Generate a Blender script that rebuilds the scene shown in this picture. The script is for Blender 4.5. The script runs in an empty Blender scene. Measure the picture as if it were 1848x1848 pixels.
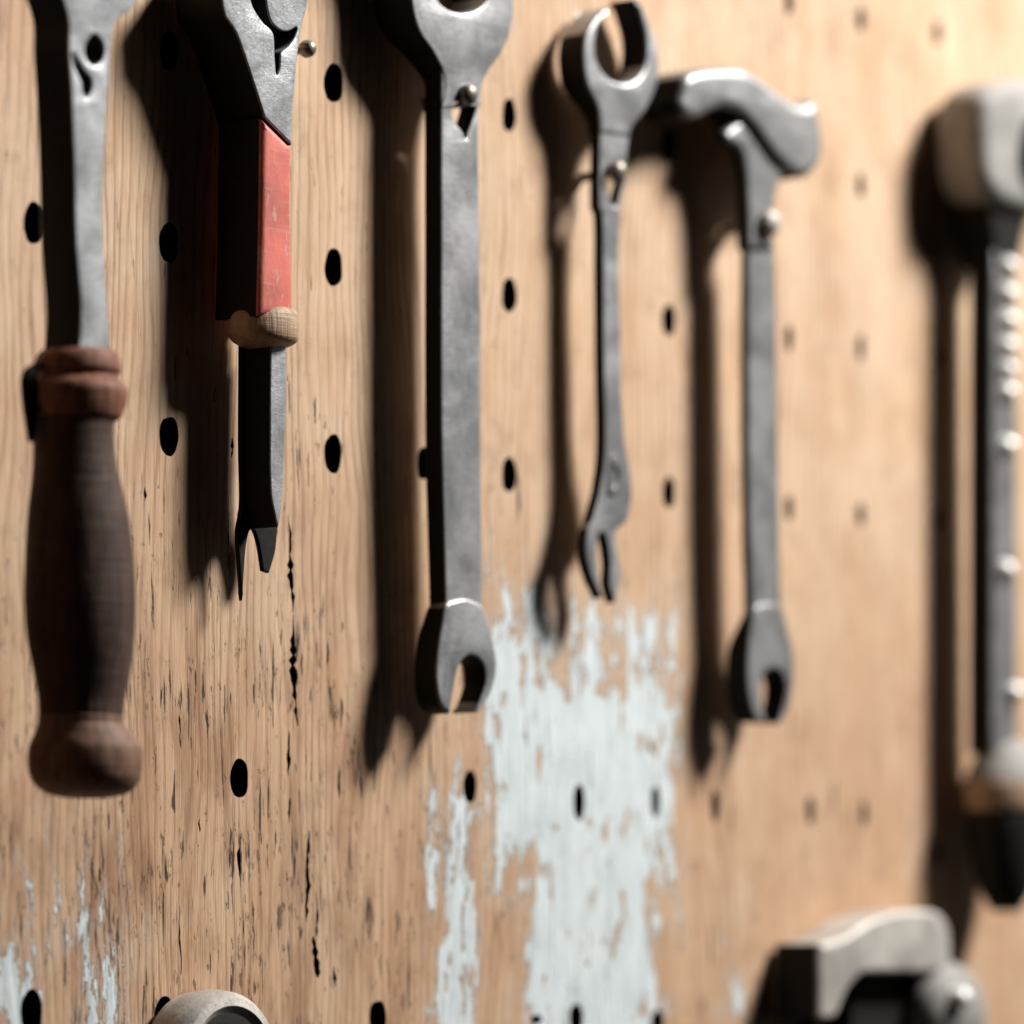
import bpy, bmesh, math, random
from mathutils import Vector
random.seed(4)
S=0.00015          # metres per survey unit
H0=1.2             # eye height in metres
AL=math.radians(50); SA=math.sin(AL); CA=math.cos(AL)
D=9600.0
sc=bpy.context.scene
COL=sc.collection

# ---- rectification of photo measurements onto planes parallel to the board ----
def wp(x,y,n=0.0):
    xp=(x-924)/D
    X=(xp*(D-n*CA)-n*SA)/(CA-xp*SA)
    dep=D+X*SA-n*CA
    return X,(1750-y)*dep/D

# ---------------- node helpers ----------------
class NT:
    def __init__(s,t): s.t=t; s.n=t.nodes; s.l=t.links
    def new(s,typ,**k):
        nd=s.n.new(typ)
        for a,b in k.items(): setattr(nd,a,b)
        return nd
    def put(s,sock,v):
        if hasattr(v,'is_output'): s.l.new(v,sock)
        else: sock.default_value=v
    def m(s,op,a,b=0.0,c=None,clamp=False):
        nd=s.new('ShaderNodeMath',operation=op,use_clamp=clamp)
        s.put(nd.inputs[0],a); s.put(nd.inputs[1],b)
        if c is not None: s.put(nd.inputs[2],c)
        return nd.outputs[0]
    def comb(s,x,y,z):
        nd=s.new('ShaderNodeCombineXYZ')
        for i,v in enumerate((x,y,z)): s.put(nd.inputs[i],v)
        return nd.outputs[0]
    def noise(s,vec,scale=1,detail=3,rough=.5,dist=0):
        nd=s.new('ShaderNodeTexNoise'); s.l.new(vec,nd.inputs['Vector'])
        nd.inputs['Scale'].default_value=scale; nd.inputs['Detail'].default_value=detail
        nd.inputs['Roughness'].default_value=rough; nd.inputs['Distortion'].default_value=dist
        return nd.outputs[0]
    def ramp(s,f,a,b):
        nd=s.new('ShaderNodeMapRange'); nd.interpolation_type='SMOOTHSTEP'
        s.put(nd.inputs[0],f); nd.inputs[1].default_value=a; nd.inputs[2].default_value=b
        return nd.outputs[0]
    def mix(s,f,a,b,bt='MIX'):
        nd=s.new('ShaderNodeMix',data_type='RGBA',blend_type=bt)
        s.put(nd.inputs[0],f)
        for i,v in ((6,a),(7,b)):
            if hasattr(v,'is_output'): s.l.new(v,nd.inputs[i])
            else: nd.inputs[i].default_value=(v[0],v[1],v[2],1)
        return nd.outputs[2]
    def bump(s,h,strength,dist):
        nd=s.new('ShaderNodeBump'); s.l.new(h,nd.inputs['Height'])
        nd.inputs['Strength'].default_value=strength; nd.inputs['Distance'].default_value=dist
        return nd.outputs[0]
def mat(name):
    m=bpy.data.materials.new(name); m.use_nodes=True
    t=NT(m.node_tree); bs=t.n['Principled BSDF']
    geo=t.new('ShaderNodeNewGeometry')
    sp=t.new('ShaderNodeSeparateXYZ'); t.l.new(geo.outputs['Position'],sp.inputs[0])
    k=1/(S*100)
    x=t.m('MULTIPLY',sp.outputs[0],k); y=t.m('MULTIPLY',sp.outputs[1],k)
    z=t.m('MULTIPLY',t.m('SUBTRACT',sp.outputs[2],H0),k)
    return m,t,bs,x,y,z

def steel(name,col,rough=.42,metal=.75,var=.3,streak=.5,rust=.25,spec=.5):
    m,t,bs,x,y,z=mat(name)
    v1=t.comb(t.m('MULTIPLY',x,14),t.m('MULTIPLY',y,14),t.m('MULTIPLY',z,1.4))
    v2=t.comb(x,y,z)
    brush=t.noise(v1,1.6,4,.6)
    blot=t.noise(v2,.9,4,.62,.4)
    fine=t.noise(v2,14,3,.7)
    hb=t.comb(t.m('MULTIPLY',x,2),y,t.m('MULTIPLY',z,22))
    cross=t.noise(hb,1.2,3,.6)
    c=t.mix(t.ramp(blot,.3,.7),tuple(a*(1-var) for a in col),tuple(a*(1+var*.6) for a in col))
    c=t.mix(t.m('MULTIPLY',t.ramp(brush,.35,.75),streak*.5),c,tuple(a*1.7 for a in col))
    c=t.mix(t.m('MULTIPLY',t.ramp(cross,.55,.72),.35),c,tuple(a*.4 for a in col))
    c=t.mix(t.m('MULTIPLY',t.ramp(fine,.57,.70),.65),c,tuple(a*.3 for a in col))
    c=t.mix(t.m('MULTIPLY',t.ramp(t.noise(v2,2.2,5,.7),.55,.72),rust),c,(.13,.095,.065))
    sp=t.ramp(t.noise(v2,6,5,.8),.67,.71)
    c=t.mix(t.m('MULTIPLY',sp,.7 if max(col)>.1 else 0.05),c,(.66,.66,.64))
    t.l.new(c,bs.inputs['Base Color'])
    bs.inputs['Metallic'].default_value=metal
    bs.inputs['Specular IOR Level'].default_value=spec
    r=t.m('ADD',t.m('MULTIPLY',blot,.3),rough-.15)
    r=t.m('ADD',r,t.m('MULTIPLY',t.ramp(fine,.5,.8),.15))
    t.l.new(r,bs.inputs['Roughness'])
    h=t.m('ADD',t.m('MULTIPLY',brush,.6),t.m('ADD',t.m('MULTIPLY',fine,.7),t.m('MULTIPLY',blot,1.2)))
    t.l.new(t.bump(h,.35,S*3),bs.inputs['Normal'])
    return m
def woodh(name,c1,c2,rough=.5,wear=.35):
    m,t,bs,x,y,z=mat(name)
    v=t.comb(t.m('MULTIPLY',x,7),t.m('MULTIPLY',y,7),t.m('MULTIPLY',z,.7))
    g=t.noise(v,1.3,5,.65,.6); v2=t.comb(x,y,z)
    c=t.mix(t.ramp(g,.3,.7),c1,c2)
    ringv=t.comb(x,y,t.m('MULTIPLY',z,14))
    ring=t.noise(ringv,.8,3,.6)
    c=t.mix(t.m('MULTIPLY',t.ramp(ring,.5,.7),.3),c,tuple(a*.5 for a in c1))
    c=t.mix(t.m('MULTIPLY',t.ramp(t.noise(v2,.8,5,.7),.5,.7),wear),c,tuple(min(1,a*1.8) for a in c2))
    t.l.new(c,bs.inputs['Base Color']); bs.inputs['Roughness'].default_value=rough
    bs.inputs['Specular IOR Level'].default_value=.2
    h=t.m('ADD',g,t.m('MULTIPLY',ring,.9))
    t.l.new(t.bump(h,.5,S*4),bs.inputs['Normal'])
    return m
def painted(name,col,under,rough=.5):
    m,t,bs,x,y,z=mat(name)
    v=t.comb(t.m('MULTIPLY',x,3),t.m('MULTIPLY',y,3),t.m('MULTIPLY',z,1))
    n=t.noise(v,1.8,5,.7); n2=t.noise(t.comb(x,y,z),.8,4,.6)
    hs=t.noise(t.comb(x,y,t.m('MULTIPLY',z,16)),1,3,.6)
    c=t.mix(t.ramp(n2,.3,.7),tuple(a*.75 for a in col),tuple(min(1,a*1.25) for a in col))
    c=t.mix(t.m('MULTIPLY',t.ramp(n,.57,.66),.6),c,under)
    c=t.mix(t.m('MULTIPLY',t.ramp(hs,.55,.7),.3),c,under)
    t.l.new(c,bs.inputs['Base Color']); bs.inputs['Roughness'].default_value=rough
    t.l.new(t.bump(n,.4,S*3),bs.inputs['Normal'])
    return m

# board
def board_material():
    m,t,bs,x,y,z=mat('weathered_pine_board')
    low=t.noise(t.comb(t.m('MULTIPLY',x,.28),0.0,t.m('MULTIPLY',z,.10)),1,2,.5)
    med=t.noise(t.comb(t.m('MULTIPLY',x,1.1),3.0,t.m('MULTIPLY',z,.2)),1,3,.5)
    ph=t.m('ADD',t.m('MULTIPLY',x,30),t.m('ADD',t.m('MULTIPLY',low,52),t.m('MULTIPLY',med,15)))
    lines=t.m('MULTIPLY_ADD',t.m('SINE',ph),.5,.5)
    lines=t.m('POWER',lines,3.0)
    lm=t.ramp(t.noise(t.comb(t.m('MULTIPLY',x,.9),7.0,t.m('MULTIPLY',z,.35)),1,3,.6),.34,.62)
    fib=t.noise(t.comb(t.m('MULTIPLY',x,30),0.0,t.m('MULTIPLY',z,.8)),1,4,.65)
    band=t.noise(t.comb(t.m('MULTIPLY',x,1.5),1.0,t.m('MULTIPLY',z,.12)),1,4,.55)
    cloud=t.noise(t.comb(t.m('MULTIPLY',x,.5),0.0,t.m('MULTIPLY',z,.4)),1,4,.6)
    c=t.mix(t.ramp(band,.3,.72),(.62,.425,.275),(.50,.315,.19))
    c=t.mix(t.ramp(cloud,.35,.7),c,(.63,.465,.325))
    c=t.mix(t.m('MULTIPLY',t.m('MULTIPLY',lines,lm),.62),c,(.29,.16,.09))
    c=t.mix(t.m('MULTIPLY',t.ramp(fib,.5,.72),.38),c,(.28,.165,.10))
    c=t.mix(t.m('MULTIPLY',t.ramp(fib,.5,.3),.2),c,(.70,.57,.44))
    lowz=t.ramp(z,12.0,2.0)
    leftx=t.ramp(x,3.0,-7.0)
    dirt=t.m('MULTIPLY',lowz,t.m('MULTIPLY_ADD',leftx,.65,.35))
    stain=t.ramp(t.noise(t.comb(t.m('MULTIPLY',x,1.5),5.0,t.m('MULTIPLY',z,.35)),1,5,.62),.42,.66)
    c=t.mix(t.m('MULTIPLY',lowz,.30),c,(.42,.225,.12))
    c=t.mix(t.m('MULTIPLY',t.m('MULTIPLY',stain,dirt),.60),c,(.22,.105,.052))
    sm=t.ramp(t.noise(t.comb(t.m('MULTIPLY',x,1.1),8.0,t.m('MULTIPLY',z,.8)),1,5,.68),.50,.72)
    c=t.mix(t.m('MULTIPLY',sm,.40),c,(.27,.165,.10))
    chk=t.noise(t.comb(t.m('MULTIPLY',x,9),2.0,t.m('MULTIPLY',z,.75)),1,4,.6,.3)
    clump=t.ramp(t.noise(t.comb(t.m('MULTIPLY',x,.8),6.0,t.m('MULTIPLY',z,.5)),1,3,.6),.4,.62)
    chkm=t.m('ADD',t.m('MULTIPLY',dirt,.075),t.m('MULTIPLY',clump,.055))
    chks=t.ramp(t.m('ADD',chk,chkm),.69,.74)
    c=t.mix(t.m('MULTIPLY',chks,.92),c,(.035,.022,.015))
    spn=t.noise(t.comb(t.m('MULTIPLY',x,6),9.0,t.m('MULTIPLY',z,2.0)),1.3,5,.75)
    spk=t.ramp(t.m('ADD',spn,t.m('ADD',t.m('MULTIPLY',dirt,.065),t.m('MULTIPLY',clump,.045))),.68,.74)
    c=t.mix(t.m('MULTIPLY',spk,.75),c,(.09,.05,.03))
    regs=[(-60,95,190,640,1),(50,470,200,590,1),(50,410,-500,350,1),(-215,-105,-500,300,.85),
          (-1420,-1200,-500,90,.70),(-1110,-985,-500,110,.66),(620,680,-500,120,.5),(-1180,-1160,60,190,.7)]
    X=t.m('MULTIPLY',x,100); Z=t.m('MULTIPLY',z,100)
    wx=t.noise(t.comb(t.m('MULTIPLY',x,2.2),11.0,t.m('MULTIPLY',z,1.1)),1,4,.65)
    X=t.m('ADD',X,t.m('MULTIPLY_ADD',wx,90,-45))
    dmax=None
    for a,b,e,f,w in regs:
        dx=t.m('SUBTRACT',(b-a)/2,t.m('ABSOLUTE',t.m('SUBTRACT',X,(a+b)/2)))
        dz=t.m('SUBTRACT',(f-e)/2,t.m('ABSOLUTE',t.m('SUBTRACT',Z,(e+f)/2)))
        d=t.m('MINIMUM',dx,t.m('MULTIPLY',dz,.32))
        d=t.m('ADD',t.m('MINIMUM',d,34),-(1-w)*70)
        dmax=d if dmax is None else t.m('MAXIMUM',dmax,d)
    drip=t.noise(t.comb(t.m('MULTIPLY',x,2.4),0.0,t.m('MULTIPLY',z,.85)),1,5,.64)
    d=t.m('ADD',dmax,t.m('MULTIPLY_ADD',drip,300,-152))
    pm=t.ramp(d,0,4)
    film=t.m('MULTIPLY',t.ramp(d,-45,5),.45)
    crk=t.ramp(t.noise(t.comb(t.m('MULTIPLY',x,13),4.0,t.m('MULTIPLY',z,.7)),1,3,.5),.62,.68)
    pcol=t.mix(t.ramp(t.noise(t.comb(t.m('MULTIPLY',x,3),0.0,z),1,5,.6),.35,.7),(.64,.70,.71),(.52,.575,.59))
    pcol=t.mix(t.m('MULTIPLY',crk,.45),pcol,(.28,.27,.25))
    edge=t.m('MULTIPLY',t.ramp(d,-10,0),t.m('SUBTRACT',1.0,pm))
    c=t.mix(film,c,(.50,.46,.41))
    c=t.mix(t.m('MULTIPLY',edge,.6),c,(.15,.09,.05))
    c=t.mix(t.m('MULTIPLY',pm,t.m('SUBTRACT',1.0,t.m('MULTIPLY',chks,.7))),c,pcol)
    t.l.new(c,bs.inputs['Base Color'])
    bs.inputs['Roughness'].default_value=.62
    bs.inputs['Specular IOR Level'].default_value=.25
    h=t.m('ADD',t.m('MULTIPLY',fib,1.0),t.m('MULTIPLY',lines,-.4))
    h=t.m('ADD',h,t.m('MULTIPLY',chks,-2.5)); h=t.m('ADD',h,t.m('MULTIPLY',spk,-1))
    h=t.m('ADD',h,t.m('MULTIPLY',pm,1.8)); h=t.m('ADD',h,t.m('MULTIPLY',crk,-.3))
    t.l.new(t.bump(h,.55,S*3.4),bs.inputs['Normal'])
    return m

# ---------------- geometry helpers ----------------
def smooth(pts,seg=6):
    """closed Catmull-Rom through pts; a point with a third value is a hard corner"""
    n=len(pts); P=[Vector(p[:2]) for p in pts]; C=[len(p)>2 for p in pts]
    out=[]
    for i in range(n):
        p1=P[i]; p2=P[(i+1)%n]
        p0=P[i-1] if not C[i] else p1-(p2-p1)*.5
        p3=P[(i+2)%n] if not C[(i+1)%n] else p2+(p2-p1)*.5
        for k in range(seg):
            u=k/seg
            q=.5*((2*p1)+(-p0+p2)*u+(2*p0-5*p1+4*p2-p3)*u*u+(-p0+3*p1-3*p2+p3)*u**3)
            out.append((q.x,q.y))
    return out
def finish(me,flatcaps=False,ang=38):
    for p in me.polygons: p.use_smooth=not (flatcaps and abs(p.normal.y)>.999)
    me.set_sharp_from_angle(angle=math.radians(ang))
def curve_mesh(name,loops,nb,nf,bev,res=3):
    cu=bpy.data.curves.new(name,'CURVE'); cu.dimensions='2D'; cu.fill_mode='BOTH'
    K=.01
    for lp in loops:
        sp=cu.splines.new('POLY'); sp.points.add(len(lp)-1)
        for p,q in zip(sp.points,lp): p.co=(q[0]*K,q[1]*K,0,1)
        sp.use_cyclic_u=True
    cu.extrude=max(0,(nf-nb)/2-bev)*K; cu.bevel_depth=bev*K; cu.bevel_resolution=res; cu.offset=-bev*K
    ob=bpy.data.objects.new(name,cu); COL.objects.link(ob)
    bpy.context.view_layer.update()
    dg=bpy.context.evaluated_depsgraph_get()
    me=bpy.data.meshes.new_from_object(ob.evaluated_get(dg))
    bpy.data.objects.remove(ob)
    mid=(nf+nb)/2
    bm=bmesh.new(); bm.from_mesh(me)
    for v in bm.verts:
        x,y,z=v.co; v.co=(x/K,-(z/K+mid),y/K)
    bmesh.ops.remove_doubles(bm,verts=bm.verts,dist=.01)
    bm.to_mesh(me); bm.free()
    me.name=name
    return me
def place(me,name,parent,origin,material,label=None,side=None,thr=.3,flat=False,board=False):
    o=bpy.data.objects.new(name,me)
    ox,oy,oz=origin
    me.materials.clear(); me.materials.append(material)
    if side: me.materials.append(side)
    me.update()
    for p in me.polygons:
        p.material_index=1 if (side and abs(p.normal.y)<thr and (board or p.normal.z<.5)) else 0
    for v in me.vertices:
        x,y,z=v.co; v.co=((x-ox)*S,(y-oy)*S,(z-oz)*S)
    me.update()
    finish(me,flat)
    COL.objects.link(o)
    if parent: o.parent=parent
    else: o.location=(ox*S,oy*S,oz*S+H0)
    if label: o['label']=label
    return o
def thing(name,x,y,n,label,cat,group=None):
    X,Z=wp(x,y,n)
    e=bpy.data.objects.new(name,None); e.empty_display_size=.01
    e.location=(X*S,-n*S,Z*S+H0); COL.objects.link(e)
    e['label']=label; e['category']=cat
    if group: e['group']=group
    return e,(X,-n,Z)
def plate(name,T,outline,nb,nf,material,holes=(),bev=4,seg=6,label=None,res=3,side='d',thr=.3,taper=None):
    loops=[[wp(a,b,nf) for a,b in smooth(outline,seg)]]+[[wp(a,b,nf) for a,b in smooth(h,seg)] for h in holes]
    me=curve_mesh(name,loops,nb,nf,bev,res)
    if taper:   # back face rises from nb to a shallower standoff between two heights (xref,y_full,y_thin,n_thin)
        xr,ya,yb,nt=taper
        za=wp(xr,ya,nf)[1]; zb=wp(xr,yb,nf)[1]
        for v in me.vertices:
            n=-v.co.y
            if n<(nb+nf)/2:
                u=min(1,max(0,(v.co.z-za)/(zb-za))); u=u*u*(3-2*u)
                v.co.y=-(n+(nt-nb)*u)
        me.update()
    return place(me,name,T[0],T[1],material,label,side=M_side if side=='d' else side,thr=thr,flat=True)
def lathe(name,T,prof,n0,material,k=1.0,seg=48,label=None,sub=5):
    bm=bmesh.new(); rows=[]
    P=prof
    def cr(a,b,c,d,u): return .5*((2*b)+(-a+c)*u+(2*a-5*b+4*c-d)*u*u+(-a+3*b-3*c+d)*u**3)
    R=[]
    for i in range(len(P)-1):
        p0=P[max(0,i-1)];p1=P[i];p2=P[i+1];p3=P[min(len(P)-1,i+2)]
        for j in range(sub):
            u=j/sub; R.append([cr(p0[q],p1[q],p2[q],p3[q],u) for q in range(3)])
    R.append(list(P[-1]))
    for y,l,r in R:
        X,Z=wp((l+r)/2,y,n0); dep=(D+X*SA-n0*CA)/D
        h=max(.5,(r-l)/2)*dep; a=h/math.sqrt(CA*CA+k*k*SA*SA); b=a*k
        rows.append([bm.verts.new((X+a*math.cos(t*2*math.pi/seg),-n0+b*math.sin(t*2*math.pi/seg),Z)) for t in range(seg)])
    for r1,r2 in zip(rows,rows[1:]):
        for i in range(seg):
            bm.faces.new((r1[i],r2[i],r2[(i+1)%seg],r1[(i+1)%seg]))
    bm.faces.new(rows[0]); bm.faces.new(rows[-1][::-1])
    bmesh.ops.recalc_face_normals(bm,faces=bm.faces)
    me=bpy.data.meshes.new(name); bm.to_mesh(me); bm.free()
    return place(me,name,T[0],T[1],material,label)
def turned_out(name,T,x,y,prof,material,seg=28,label=None,sx=1,sz=1,side=None,thr=.3):
    nref=max(p[0] for p in prof)*.8
    X,Z=wp(x,y,nref); bm=bmesh.new(); rows=[]
    for n,r in prof:
        rows.append([bm.verts.new((X+max(r,.3)*sx*math.cos(t*2*math.pi/seg),-n,Z+max(r,.3)*sz*math.sin(t*2*math.pi/seg))) for t in range(seg)])
    for r1,r2 in zip(rows,rows[1:]):
        for i in range(seg): bm.faces.new((r1[i],r2[i],r2[(i+1)%seg],r1[(i+1)%seg]))
    bm.faces.new(rows[0]); bm.faces.new(rows[-1][::-1])
    bmesh.ops.recalc_face_normals(bm,faces=bm.faces)
    me=bpy.data.meshes.new(name); bm.to_mesh(me); bm.free()
    return place(me,name,T[0],T[1],material,label,side=side,thr=thr)

# ---------------- materials ----------------
M_board=board_material()
M_st=steel('worn_steel',(.33,.335,.345),.38,.6)
M_blade=steel('bright_steel',(.38,.39,.405),.40,.6,rust=.12)
M_st2=steel('dull_grey_steel',(.25,.25,.25),.42,.55)
M_dark=steel('blackened_steel',(.014,.013,.012),.6,.1,rust=.05,var=.2,spec=.15)
M_side=steel('shade_black_side',(.012,.011,.010),.6,.1,rust=.03,var=.2,streak=.2,spec=.12)  # near-black colour paints shade onto the side faces of the tools
M_peg=steel('rusty_peg_metal',(.24,.215,.18),.4,.6,rust=.6)
M_pale=steel('pale_cast_metal',(.42,.395,.36),.55,.3,rust=.1)
M_rough=steel('rough_cast_metal',(.27,.26,.245),.75,.2,rust=.1)
M_glint=steel('glint_white',(.9,.9,.88),.25,.2,rust=0,var=.1)  # near-white base colour paints in the glints of studs and dome
M_handle=woodh('dark_turned_wood',(.028,.015,.011),(.085,.048,.034),.65,.2)
M_handle_r=woodh('red_brown_wood',(.12,.045,.028),(.26,.115,.072),.6,.3)
M_pommel=woodh('worn_brown_wood',(.09,.048,.030),(.24,.135,.088),.6,.35)
M_tan=woodh('tan_wood',(.26,.17,.11),(.42,.29,.2),.5,.3)
M_red=painted('faded_red_paint',(.52,.115,.085),(.55,.34,.28))
def plain(n,c,r=.95):
    m,t,b,_,_,_=mat(n); b.inputs['Base Color'].default_value=(*c,1); b.inputs['Roughness'].default_value=r
    b.inputs['Specular IOR Level'].default_value=.1; return m
M_backm=plain('hole_shade_backing',(.008,.007,.006))  # shade behind the holes is put into this near-black colour
M_bore=plain('shade_black_bore',(.012,.008,.006))  # hole and crack walls coloured near-black, shade painted in

# ---------------- pegboard ----------------
holes=[(306,92,34,70),(602,150,34,70),(919,208,24,60),(1207,262,22,56),(1424,4,14,46),(1553,35,14,44),(1692,60,14,42),
 (60,403,33,76),(305,438,35,72),(602,483,31,68),(919,533,26,62),(1207,578,24,56),(1424,611,13,48),(1553,628,13,46),(1692,645,14,42),
 (1553,335,14,44),(305,787,34,70),(601,819,31,70),(765,837,24,58),(919,857,26,62),(1207,889,22,56),(1424,917,13,46),(1553,929,13,42),(1692,937,14,40),
 (432,1405,32,70),(848,1420,24,58),(1045,1448,20,64),(1183,1447,15,56),(1291,1455,15,56),(1463,1463,13,50),(1559,1468,11,46),(1692,1540,13,44),
 (57,1828,38,84),(297,1832,34,66),(682,1838,30,64),(1040,1840,24,56),(1187,1848,22,50),(968,1840,20,16),
 (-180,380,34,76),(-180,20,34,76)]
loops=[[(-4200,-1500),(7000,-1500),(7000,3600),(-4200,3600)]]
for cx,cy,w,h in holes:
    lp=[]
    ph=random.uniform(0,6)
    for i in range(32):
        a=i*2*math.pi/32; k=1+.03*math.sin(3*a+ph)+.02*math.sin(5*a+2*ph)+random.uniform(-.012,.012)
        e=.9
        ca,sa=math.cos(a),math.sin(a)
        lp.append(wp(cx+w/2*k*math.copysign(abs(ca)**e,ca),cy+h/2*k*math.copysign(abs(sa)**e,sa),0))
    loops.append(lp)
def sliver(x,y0,y1,w,lean=0):
    n=max(5,int((y1-y0)/9)); L=[];R=[]; xx=x
    for i in range(n+1):
        u=i/n; xx+=random.uniform(-1.3,1.3)+lean/n
        env=math.sin(math.pi*min(1,max(0,u)))**.8
        ww=w*.5*(env+.08)*random.choice((.35,.6,.8,1.0,1.25))
        y=y0+(y1-y0)*u; L.append((xx-ww*random.uniform(.5,1.2),y));R.append((xx+ww*random.uniform(.5,1.2),y))
    return [wp(a,b,0) for a,b in (L+R[::-1])]
for a in [(522,945,1105,9,3),(530,1110,1310,11,6),(521,1320,1400,5,0),(524,1440,1485,6,0),(557,1500,1662,10,-2),(565,1690,1765,15,8),(602,1745,1780,11,0),
          (432,1530,1582,7,0),(361,1478,1502,4,0),(180,1566,1592,4,0),(318,640,690,4,0),(325,1635,1760,3,0),(590,1160,1200,5,0),(1175,1340,1360,8,0),(612,1380,1440,4,0),(420,790,826,5,0),
          (570,1610,1690,5,2),(545,1180,1220,4,0),(322,1290,1350,4,0),(262,880,905,5,0)]:
    loops.append(sliver(*a))
me=curve_mesh('pegboard',loops,-46,0,.9,1)
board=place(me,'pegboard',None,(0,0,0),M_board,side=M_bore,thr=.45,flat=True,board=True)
for p in board.data.polygons:
    if abs(p.normal.y)>.5: p.use_smooth=False
board['label']='weathered pine pegboard with oval holes and flaking pale blue paint'; board['category']='pegboard'
bm=bmesh.new()
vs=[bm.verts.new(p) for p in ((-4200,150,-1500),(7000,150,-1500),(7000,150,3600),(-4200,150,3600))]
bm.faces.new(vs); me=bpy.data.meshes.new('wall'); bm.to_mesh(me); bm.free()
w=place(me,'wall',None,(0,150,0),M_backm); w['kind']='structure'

# ---------------- tool 1 : wooden handled steel bar ----------------
T=thing('hand_tool',150,95,100,'flat steel tool with long turned dark wooden handle hanging on board','hand tool')
nf=205
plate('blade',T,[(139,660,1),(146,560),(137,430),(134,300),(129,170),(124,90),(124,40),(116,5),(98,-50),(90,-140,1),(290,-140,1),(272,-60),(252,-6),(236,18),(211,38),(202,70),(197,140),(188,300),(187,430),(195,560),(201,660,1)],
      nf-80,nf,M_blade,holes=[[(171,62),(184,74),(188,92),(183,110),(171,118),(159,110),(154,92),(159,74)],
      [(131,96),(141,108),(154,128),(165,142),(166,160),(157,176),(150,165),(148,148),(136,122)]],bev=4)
lathe('handle',T,[(700,62,212),(735,57,212),(770,58,205),(810,60,207),(860,58,215),(930,50,232),(1000,46,240),(1080,44,245),(1150,49,243),(1210,60,236),(1260,69,226),(1300,71,220),(1330,80,210)],165,M_handle,k=.95)
lathe('pommel',T,[(1288,84,206),(1292,70,222),(1305,69,222),(1325,62,240),(1350,52,257),(1385,51,257),(1412,60,250),(1432,84,228),(1440,120,190)],165,M_pommel,k=.95)
lathe('collar',T,[(630,110,180),(633,80,208),(645,66,215),(668,62,219),(680,68,213),(690,54,223),(702,45,230),(720,46,230),(740,50,224),(756,57,214),(765,80,190)],165,M_handle_r,k=.95)
lathe('pull_knob',T,[(655,62,80),(668,44,70),(690,37,66),(730,40,66),(770,46,66),(797,50,62)],150,M_dark,k=.8,seg=20)

# ---------------- tool 2 : red bodied tool ----------------
T=thing('pliers',500,90,60,'grey jawed pliers with faded red grip and wooden end','pliers')
plate('jaw',T,[(398,-60,1),(560,-60,1),(556,5),(545,48),(538,100),(530,190),(527,262,1),(478,212,1),(455,140),(428,62),(404,20)],8,118,M_blade,
   holes=[[(450,-30,1),(456,8),(474,38),(494,60),(497,100),(500,134),(505,120),(507,96),(520,84),(530,70),(536,50),(520,57),(502,52),(486,30),(476,-30,1)]],bev=4)
plate('grip',T,[(474,212,1),(529,266,1),(528,400),(532,570,1),(468,570,1),(472,400)],10,120,M_red,bev=12,res=4)
lathe('ferrule',T,[(556,440,520),(560,424,534),(575,414,539),(598,411,540),(614,416,537),(624,430,522),(630,450,505)],76,M_tan,k=.85)
plate('shaft',T,[(489,620,1),(516,620,1),(518,700),(514,800),(510,900),(503,950),(497,930),(489,880),(488,760)],36,104,M_blade,bev=3)
plate('fork',T,[(437,620,1),(491,620,1),(489,760),(488,900),(500,936),(498,990),(486,1034,1),(476,1030,1),(469,985),(460,957),(450,960),(443,1000),(438,1084,1),(433,1010),(430,962),(438,905),(436,800)],36,46,M_dark,bev=2)

# ---------------- combination wrench ----------------
def wrench_thing(x,y,n,label): return thing('wrench',x,y,n,label,'wrench','wrenches hanging on the pegboard')
T=wrench_thing(840,200,70,'long grey steel open-ended wrench hung on a rusty peg')
NF=96
plate('shank',T,[(797,120,1),(872,110,1),(866,180),(864,260),(866,400),(868,600),(868,800),(870,1000),(871,1110,1),(806,1110,1),(803,1000),(799,850),(797,700),(797,500),(797,300),(797,200)],
   NF-44,NF-3,M_st,holes=[[(846,160),(858,170),(860,192),(854,215),(846,236),(841,250),(834,236),(820,218),(817,196),(824,174)]],bev=4)
plate('open_jaw',T,[(740,-60),(728,-130,1),(760,-150,1),(772,-90),(779,-40),(790,0),(812,19),(838,24),(862,17),(882,-4),(888,-50),(884,-120,1),(912,-130,1),(925,-60),(927,10),(922,55),(905,96),(882,128),(870,158),(868,190,1),(797,196,1),(804,160),(800,128),(782,92),(758,56),(745,10)],
   NF-92,NF-1,M_st,bev=3.5,holes=[[(846,160),(857,170),(859,186,1),(820,186,1),(824,174)]],taper=(800,20,185,NF-46),thr=.5)
plate('open_jaw',T,[(806,1092),(822,1083),(842,1080),(860,1086),(873,1096),(884,1130),(896,1180),(896,1220),(885,1255),(866,1284,1),(858,1286,1),(868,1262),(877,1230),(872,1198),(852,1183),(834,1194),(823,1228),(813,1288,1),(796,1272),(788,1228),(790,1180),(798,1130)],
   NF-52,NF+3,M_st,bev=6,taper=(840,1160,1090,NF-42))

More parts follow.
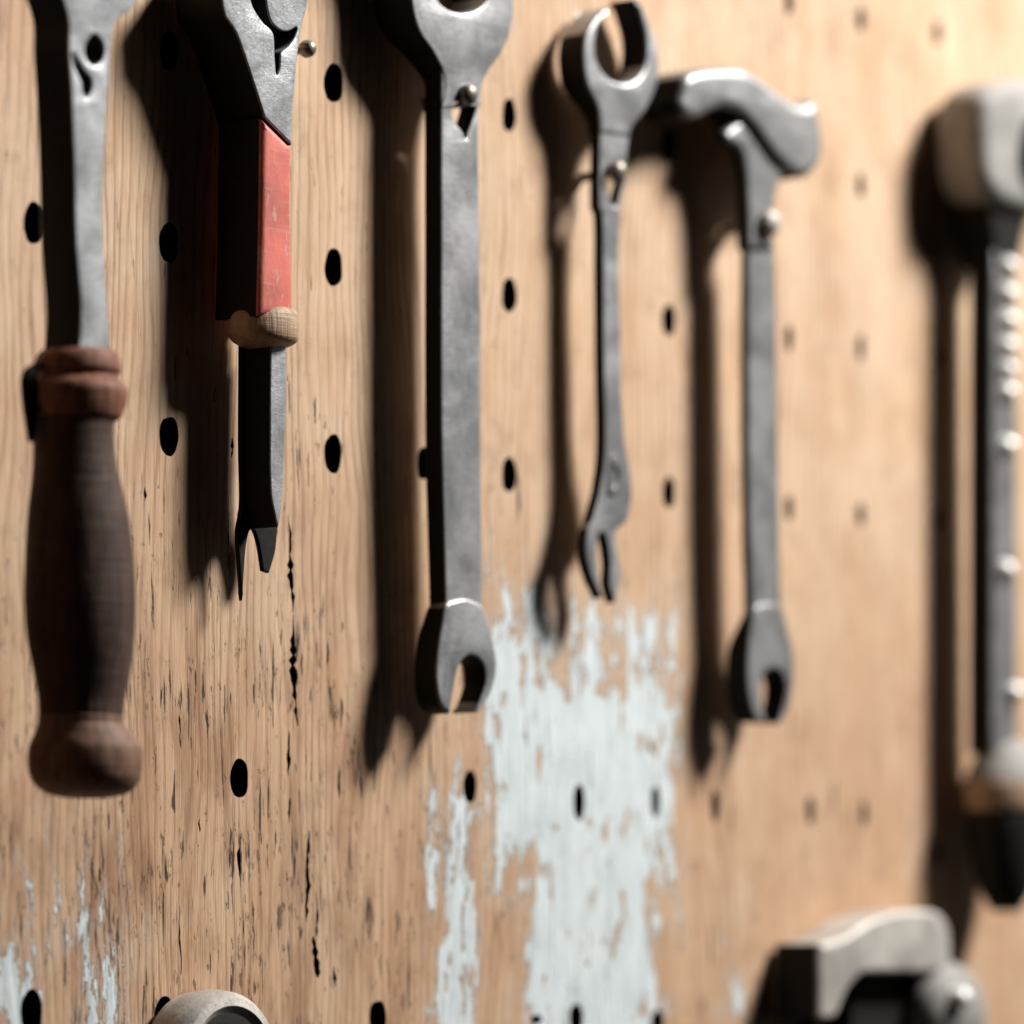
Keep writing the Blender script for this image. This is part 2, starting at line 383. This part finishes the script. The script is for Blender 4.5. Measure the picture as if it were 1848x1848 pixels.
# small wrench
T=wrench_thing(1112,320,60,'small slender steel wrench with broken curled lower end')
NF=78
plate('open_jaw',T,[(1098,14,1),(1078,30),(1060,60),(1054,100),(1060,150),(1080,196),(1084,240,1),(1138,246,1),(1143,228),(1168,196),(1188,148),(1190,98),(1176,48),(1160,10),(1147,-3,1),(1159,34),(1168,72),(1166,114),(1150,142),(1125,150),(1099,140),(1080,114),(1075,80),(1082,46)],
   NF-62,NF+2,M_st,bev=7,taper=(1100,150,240,NF-30),thr=.45)
plate('shank',T,[(1084,205,1),(1142,205,1),(1134,262),(1130,300),(1128,335),(1120,380),(1118,500),(1121,600),(1122,700),(1128,790),(1138,850),(1141,895),(1132,940),(1112,962),(1118,1010),(1121,1042),(1110,1088,1),(1101,1055),(1102,1015),(1094,968),(1084,962),(1077,985),(1080,1030),(1087,1080,1),(1070,1045),(1059,1005),(1060,965),(1072,930),(1086,870),(1092,800),(1090,650),(1089,500),(1088,395),(1082,370),(1082,300)],
   NF-26,NF-2,M_st,holes=[[(1112,290),(1124,298),(1128,318),(1120,345),(1112,372),(1103,362),(1097,340),(1094,316),(1100,298)]],bev=3.5)
plate('stamped_ring',T,[(1108,822),(1120,830),(1126,852),(1122,880),(1110,893),(1099,888),(1101,855)],NF-6,NF+2,M_st,
   holes=[[(1108,838),(1115,846),(1118,858),(1114,872),(1108,878),(1106,858)]],bev=2,side=None)

# ---------------- hammer headed tool ----------------
T=thing('hammer',1388,410,60,'grey steel hammer with wrench-shaped lower end','hammer')
NF=88
plate('hammer_head',T,[(1232,165),(1240,135),(1266,123),(1310,120),(1345,122),(1374,137),(1404,160),(1436,183),(1458,186),(1474,180),(1481,200),(1489,245),(1488,285),(1474,310),(1455,320),(1428,310),(1402,286),(1380,256),(1362,230),(1342,208),(1312,196),(1286,204),(1262,216),(1238,212),(1228,190)],
   NF-74,NF+26,M_st2,bev=22,res=6,thr=.35)
plate('neck',T,[(1312,240),(1330,222),(1362,206),(1388,214),(1412,245),(1442,274),(1432,296),(1412,322),(1402,360),(1399,400),(1398,450,1),(1352,450,1),(1351,380),(1348,320),(1338,272),(1318,258)],NF-24,NF+10,M_st2,bev=12,res=4)
plate('shank',T,[(1351,430,1),(1398,430,1),(1402,600),(1405,800),(1408,1000),(1411,1120,1),(1358,1120,1),(1354,1000),(1351,800),(1350,600)],NF-20,NF,M_st2,bev=4)
plate('wrench_end',T,[(1362,1100),(1385,1088),(1411,1096),(1424,1140),(1433,1180),(1434,1220),(1427,1272),(1414,1302),(1406,1305,1),(1415,1275),(1419,1240),(1411,1215),(1396,1207),(1380,1217),(1375,1245),(1378,1280),(1386,1304,1),(1368,1300),(1355,1270),(1350,1225),(1352,1170)],NF-50,NF+4,M_st2,bev=6,taper=(1385,1180,1100,NF-22))

# ---------------- far tool with beaded shaft ----------------
T=thing('ratchet_tool',1812,300,90,'heavy grey tool with blocky head, studded shaft and tan banded grip','hand tool')
plate('round_head',T,[(1782,168),(1812,146),(1870,140),(1960,150),(1990,200),(1985,320),(1940,372),(1860,384),(1806,366),(1780,322),(1774,250),(1775,205)],14,140,M_rough,bev=36,res=7,side=None)
turned_out('hub',T,1872,268,[(120,56),(164,52),(172,40),(174,0)],M_dark,sz=1.3)
plate('neck',T,[(1780,350,1),(1870,350,1),(1850,420),(1838,480,1),(1800,480,1),(1792,410)],20,112,M_dark,bev=6)
plate('shaft',T,[(1793,450,1),(1834,450,1),(1836,800),(1838,1360,1),(1790,1360,1),(1791,800)],50,110,M_st2,bev=7)
studs=[(1813,y) for y in (480,530,578,625,668,708,805)]+[(1810,1028),(1826,1250)]
for i,(a,b) in enumerate(studs):
    turned_out('stud',T,a,b,[(104,19),(114,19),(122,16),(128,10),(131,4),(132,0)],M_glint,seg=20)
lathe('knob',T,[(1335,1800,1840),(1350,1770,1866),(1385,1748,1888),(1410,1740,1895),(1416,1742,1893)],90,M_rough,k=.8)
lathe('band',T,[(1410,1745,1890),(1414,1738,1897),(1440,1737,1898),(1462,1740,1895),(1466,1746,1888)],90,M_tan,k=.8)
lathe('grip',T,[(1460,1744,1890),(1500,1743,1890),(1560,1752,1880),(1610,1768,1862),(1645,1790,1840)],90,M_dark,k=.8)

# ---------------- clamp low down ----------------
T=thing('clamp',1560,1720,60,'pale cast metal clamp with round steel screw head','clamp')
plate('clamp_body',T,[(1480,1716),(1492,1702),(1530,1688),(1570,1662),(1620,1645),(1680,1642),(1706,1656),(1717,1690),(1716,1745),(1700,1757,1),(1570,1757),(1548,1768),(1530,1790),(1512,1832),(1500,1840,1),(1480,1840,1)],6,120,M_pale,bev=12,res=5)
plate('clamp_arm',T,[(1540,1750,1),(1690,1750,1),(1680,1960,1),(1530,1960,1)],10,70,M_dark,bev=5)
turned_out('screw_head',T,1728,1830,[(10,60),(60,62),(70,100),(96,104),(120,98),(140,78),(152,48),(157,20),(158,0)],M_rough,seg=40)
turned_out('highlight_dome',T,1722,1800,[(140,20),(160,20),(172,16),(178,8),(179,0)],M_glint,seg=24)  # pale dome added as the bright highlight on the screw head

# ---------------- round head at the bottom ----------------
T=thing('mallet',405,1900,60,'round pale grey mallet head with dark centre','mallet')
turned_out('mallet_head',T,405,1900,[(4,100),(12,118),(50,124),(80,120),(96,108),(100,92),(94,84),(88,70)],M_pale,seg=48,sz=.86)
turned_out('mallet_face',T,403,1903,[(60,86),(92,84),(97,60),(99,0)],M_dark,seg=40,sz=.86)

# ---------------- pegs ----------------
def peg(x,y,nh,r,label,mt):
    X,Z=wp(x,y,nh)
    e,o=thing('peg_hook',x,y,0,label,'peg','pegs in the board')
    o=(X,0,Z); e.location=(X*S,0,Z*S+H0)
    bm=bmesh.new(); seg=22; rows=[]
    prof=[(-30,r*.45),(nh-14,r*.45),(nh-8,r*.8),(nh-3,r),(nh+4,r*1.02),(nh+10,r*.9),(nh+15,r*.62),(nh+17,r*.3),(nh+17.5,.3)]
    for n,rr in prof:
        rows.append([bm.verts.new((X+rr*(1+.08*math.sin(3*t+x))*math.cos(t*2*math.pi/seg),-n,Z+rr*math.sin(t*2*math.pi/seg)+max(0,n)*.05)) for t in range(seg)])
    for r1,r2 in zip(rows,rows[1:]):
        for i in range(seg): bm.faces.new((r1[i],r2[i],r2[(i+1)%seg],r1[(i+1)%seg]))
    bm.faces.new(rows[0]); bm.faces.new(rows[-1][::-1])
    bmesh.ops.recalc_face_normals(bm,faces=bm.faces)
    me=bpy.data.meshes.new('pin'); bm.to_mesh(me); bm.free()
    place(me,'pin',e,o,mt)
peg(843,176,98,19,'rusty metal peg holding the long wrench',M_peg)
peg(1112,314,82,20,'worn metal peg holding the small wrench',M_peg)
peg(1388,408,104,24,'round metal peg holding the hammer',M_pale)
peg(553,90,30,15,'small dull peg beside the pliers',M_peg)

# ---------------- light ----------------
ld=bpy.data.lights.new('softbox','AREA'); ld.shape='DISK'; ld.size=.32; ld.energy=43; ld.color=(1,.97,.93)
lo=bpy.data.objects.new('softbox',ld); COL.objects.link(lo)
tgt=Vector((300*S,0,1000*S+H0)); dr=Vector((.94,-1,1.25)).normalized()
lo.location=tgt+dr*1.25
lo.rotation_euler=dr.to_track_quat('Z','Y').to_euler()
wd=bpy.data.worlds.new('World'); sc.world=wd; wd.use_nodes=True
t=NT(wd.node_tree); bg=t.n['Background']
tc=t.new('ShaderNodeTexCoord'); sp=t.new('ShaderNodeSeparateXYZ'); t.l.new(tc.outputs['Generated'],sp.inputs[0])
f=t.ramp(sp.outputs[0],.4,.9)
t.l.new(t.mix(f,(.003,.003,.0035),(.60,.60,.60)),bg.inputs['Color']); bg.inputs['Strength'].default_value=.26

# ---------------- camera ----------------
cd=bpy.data.cameras.new('camera'); cam=bpy.data.objects.new('camera',cd); COL.objects.link(cam)
cd.sensor_width=36; cd.lens=36*D/1848; cd.shift_y=826/1848; cd.clip_start=.05; cd.clip_end=50
cam.location=(-D*SA*S,-D*CA*S,H0); cam.rotation_euler=(math.radians(90),0,-AL)
cd.dof.use_dof=True; cd.dof.focus_distance=8980*S; cd.dof.aperture_fstop=6.0
sc.camera=cam
sc.view_settings.view_transform='Standard'; sc.view_settings.look='None'; sc.view_settings.exposure=0
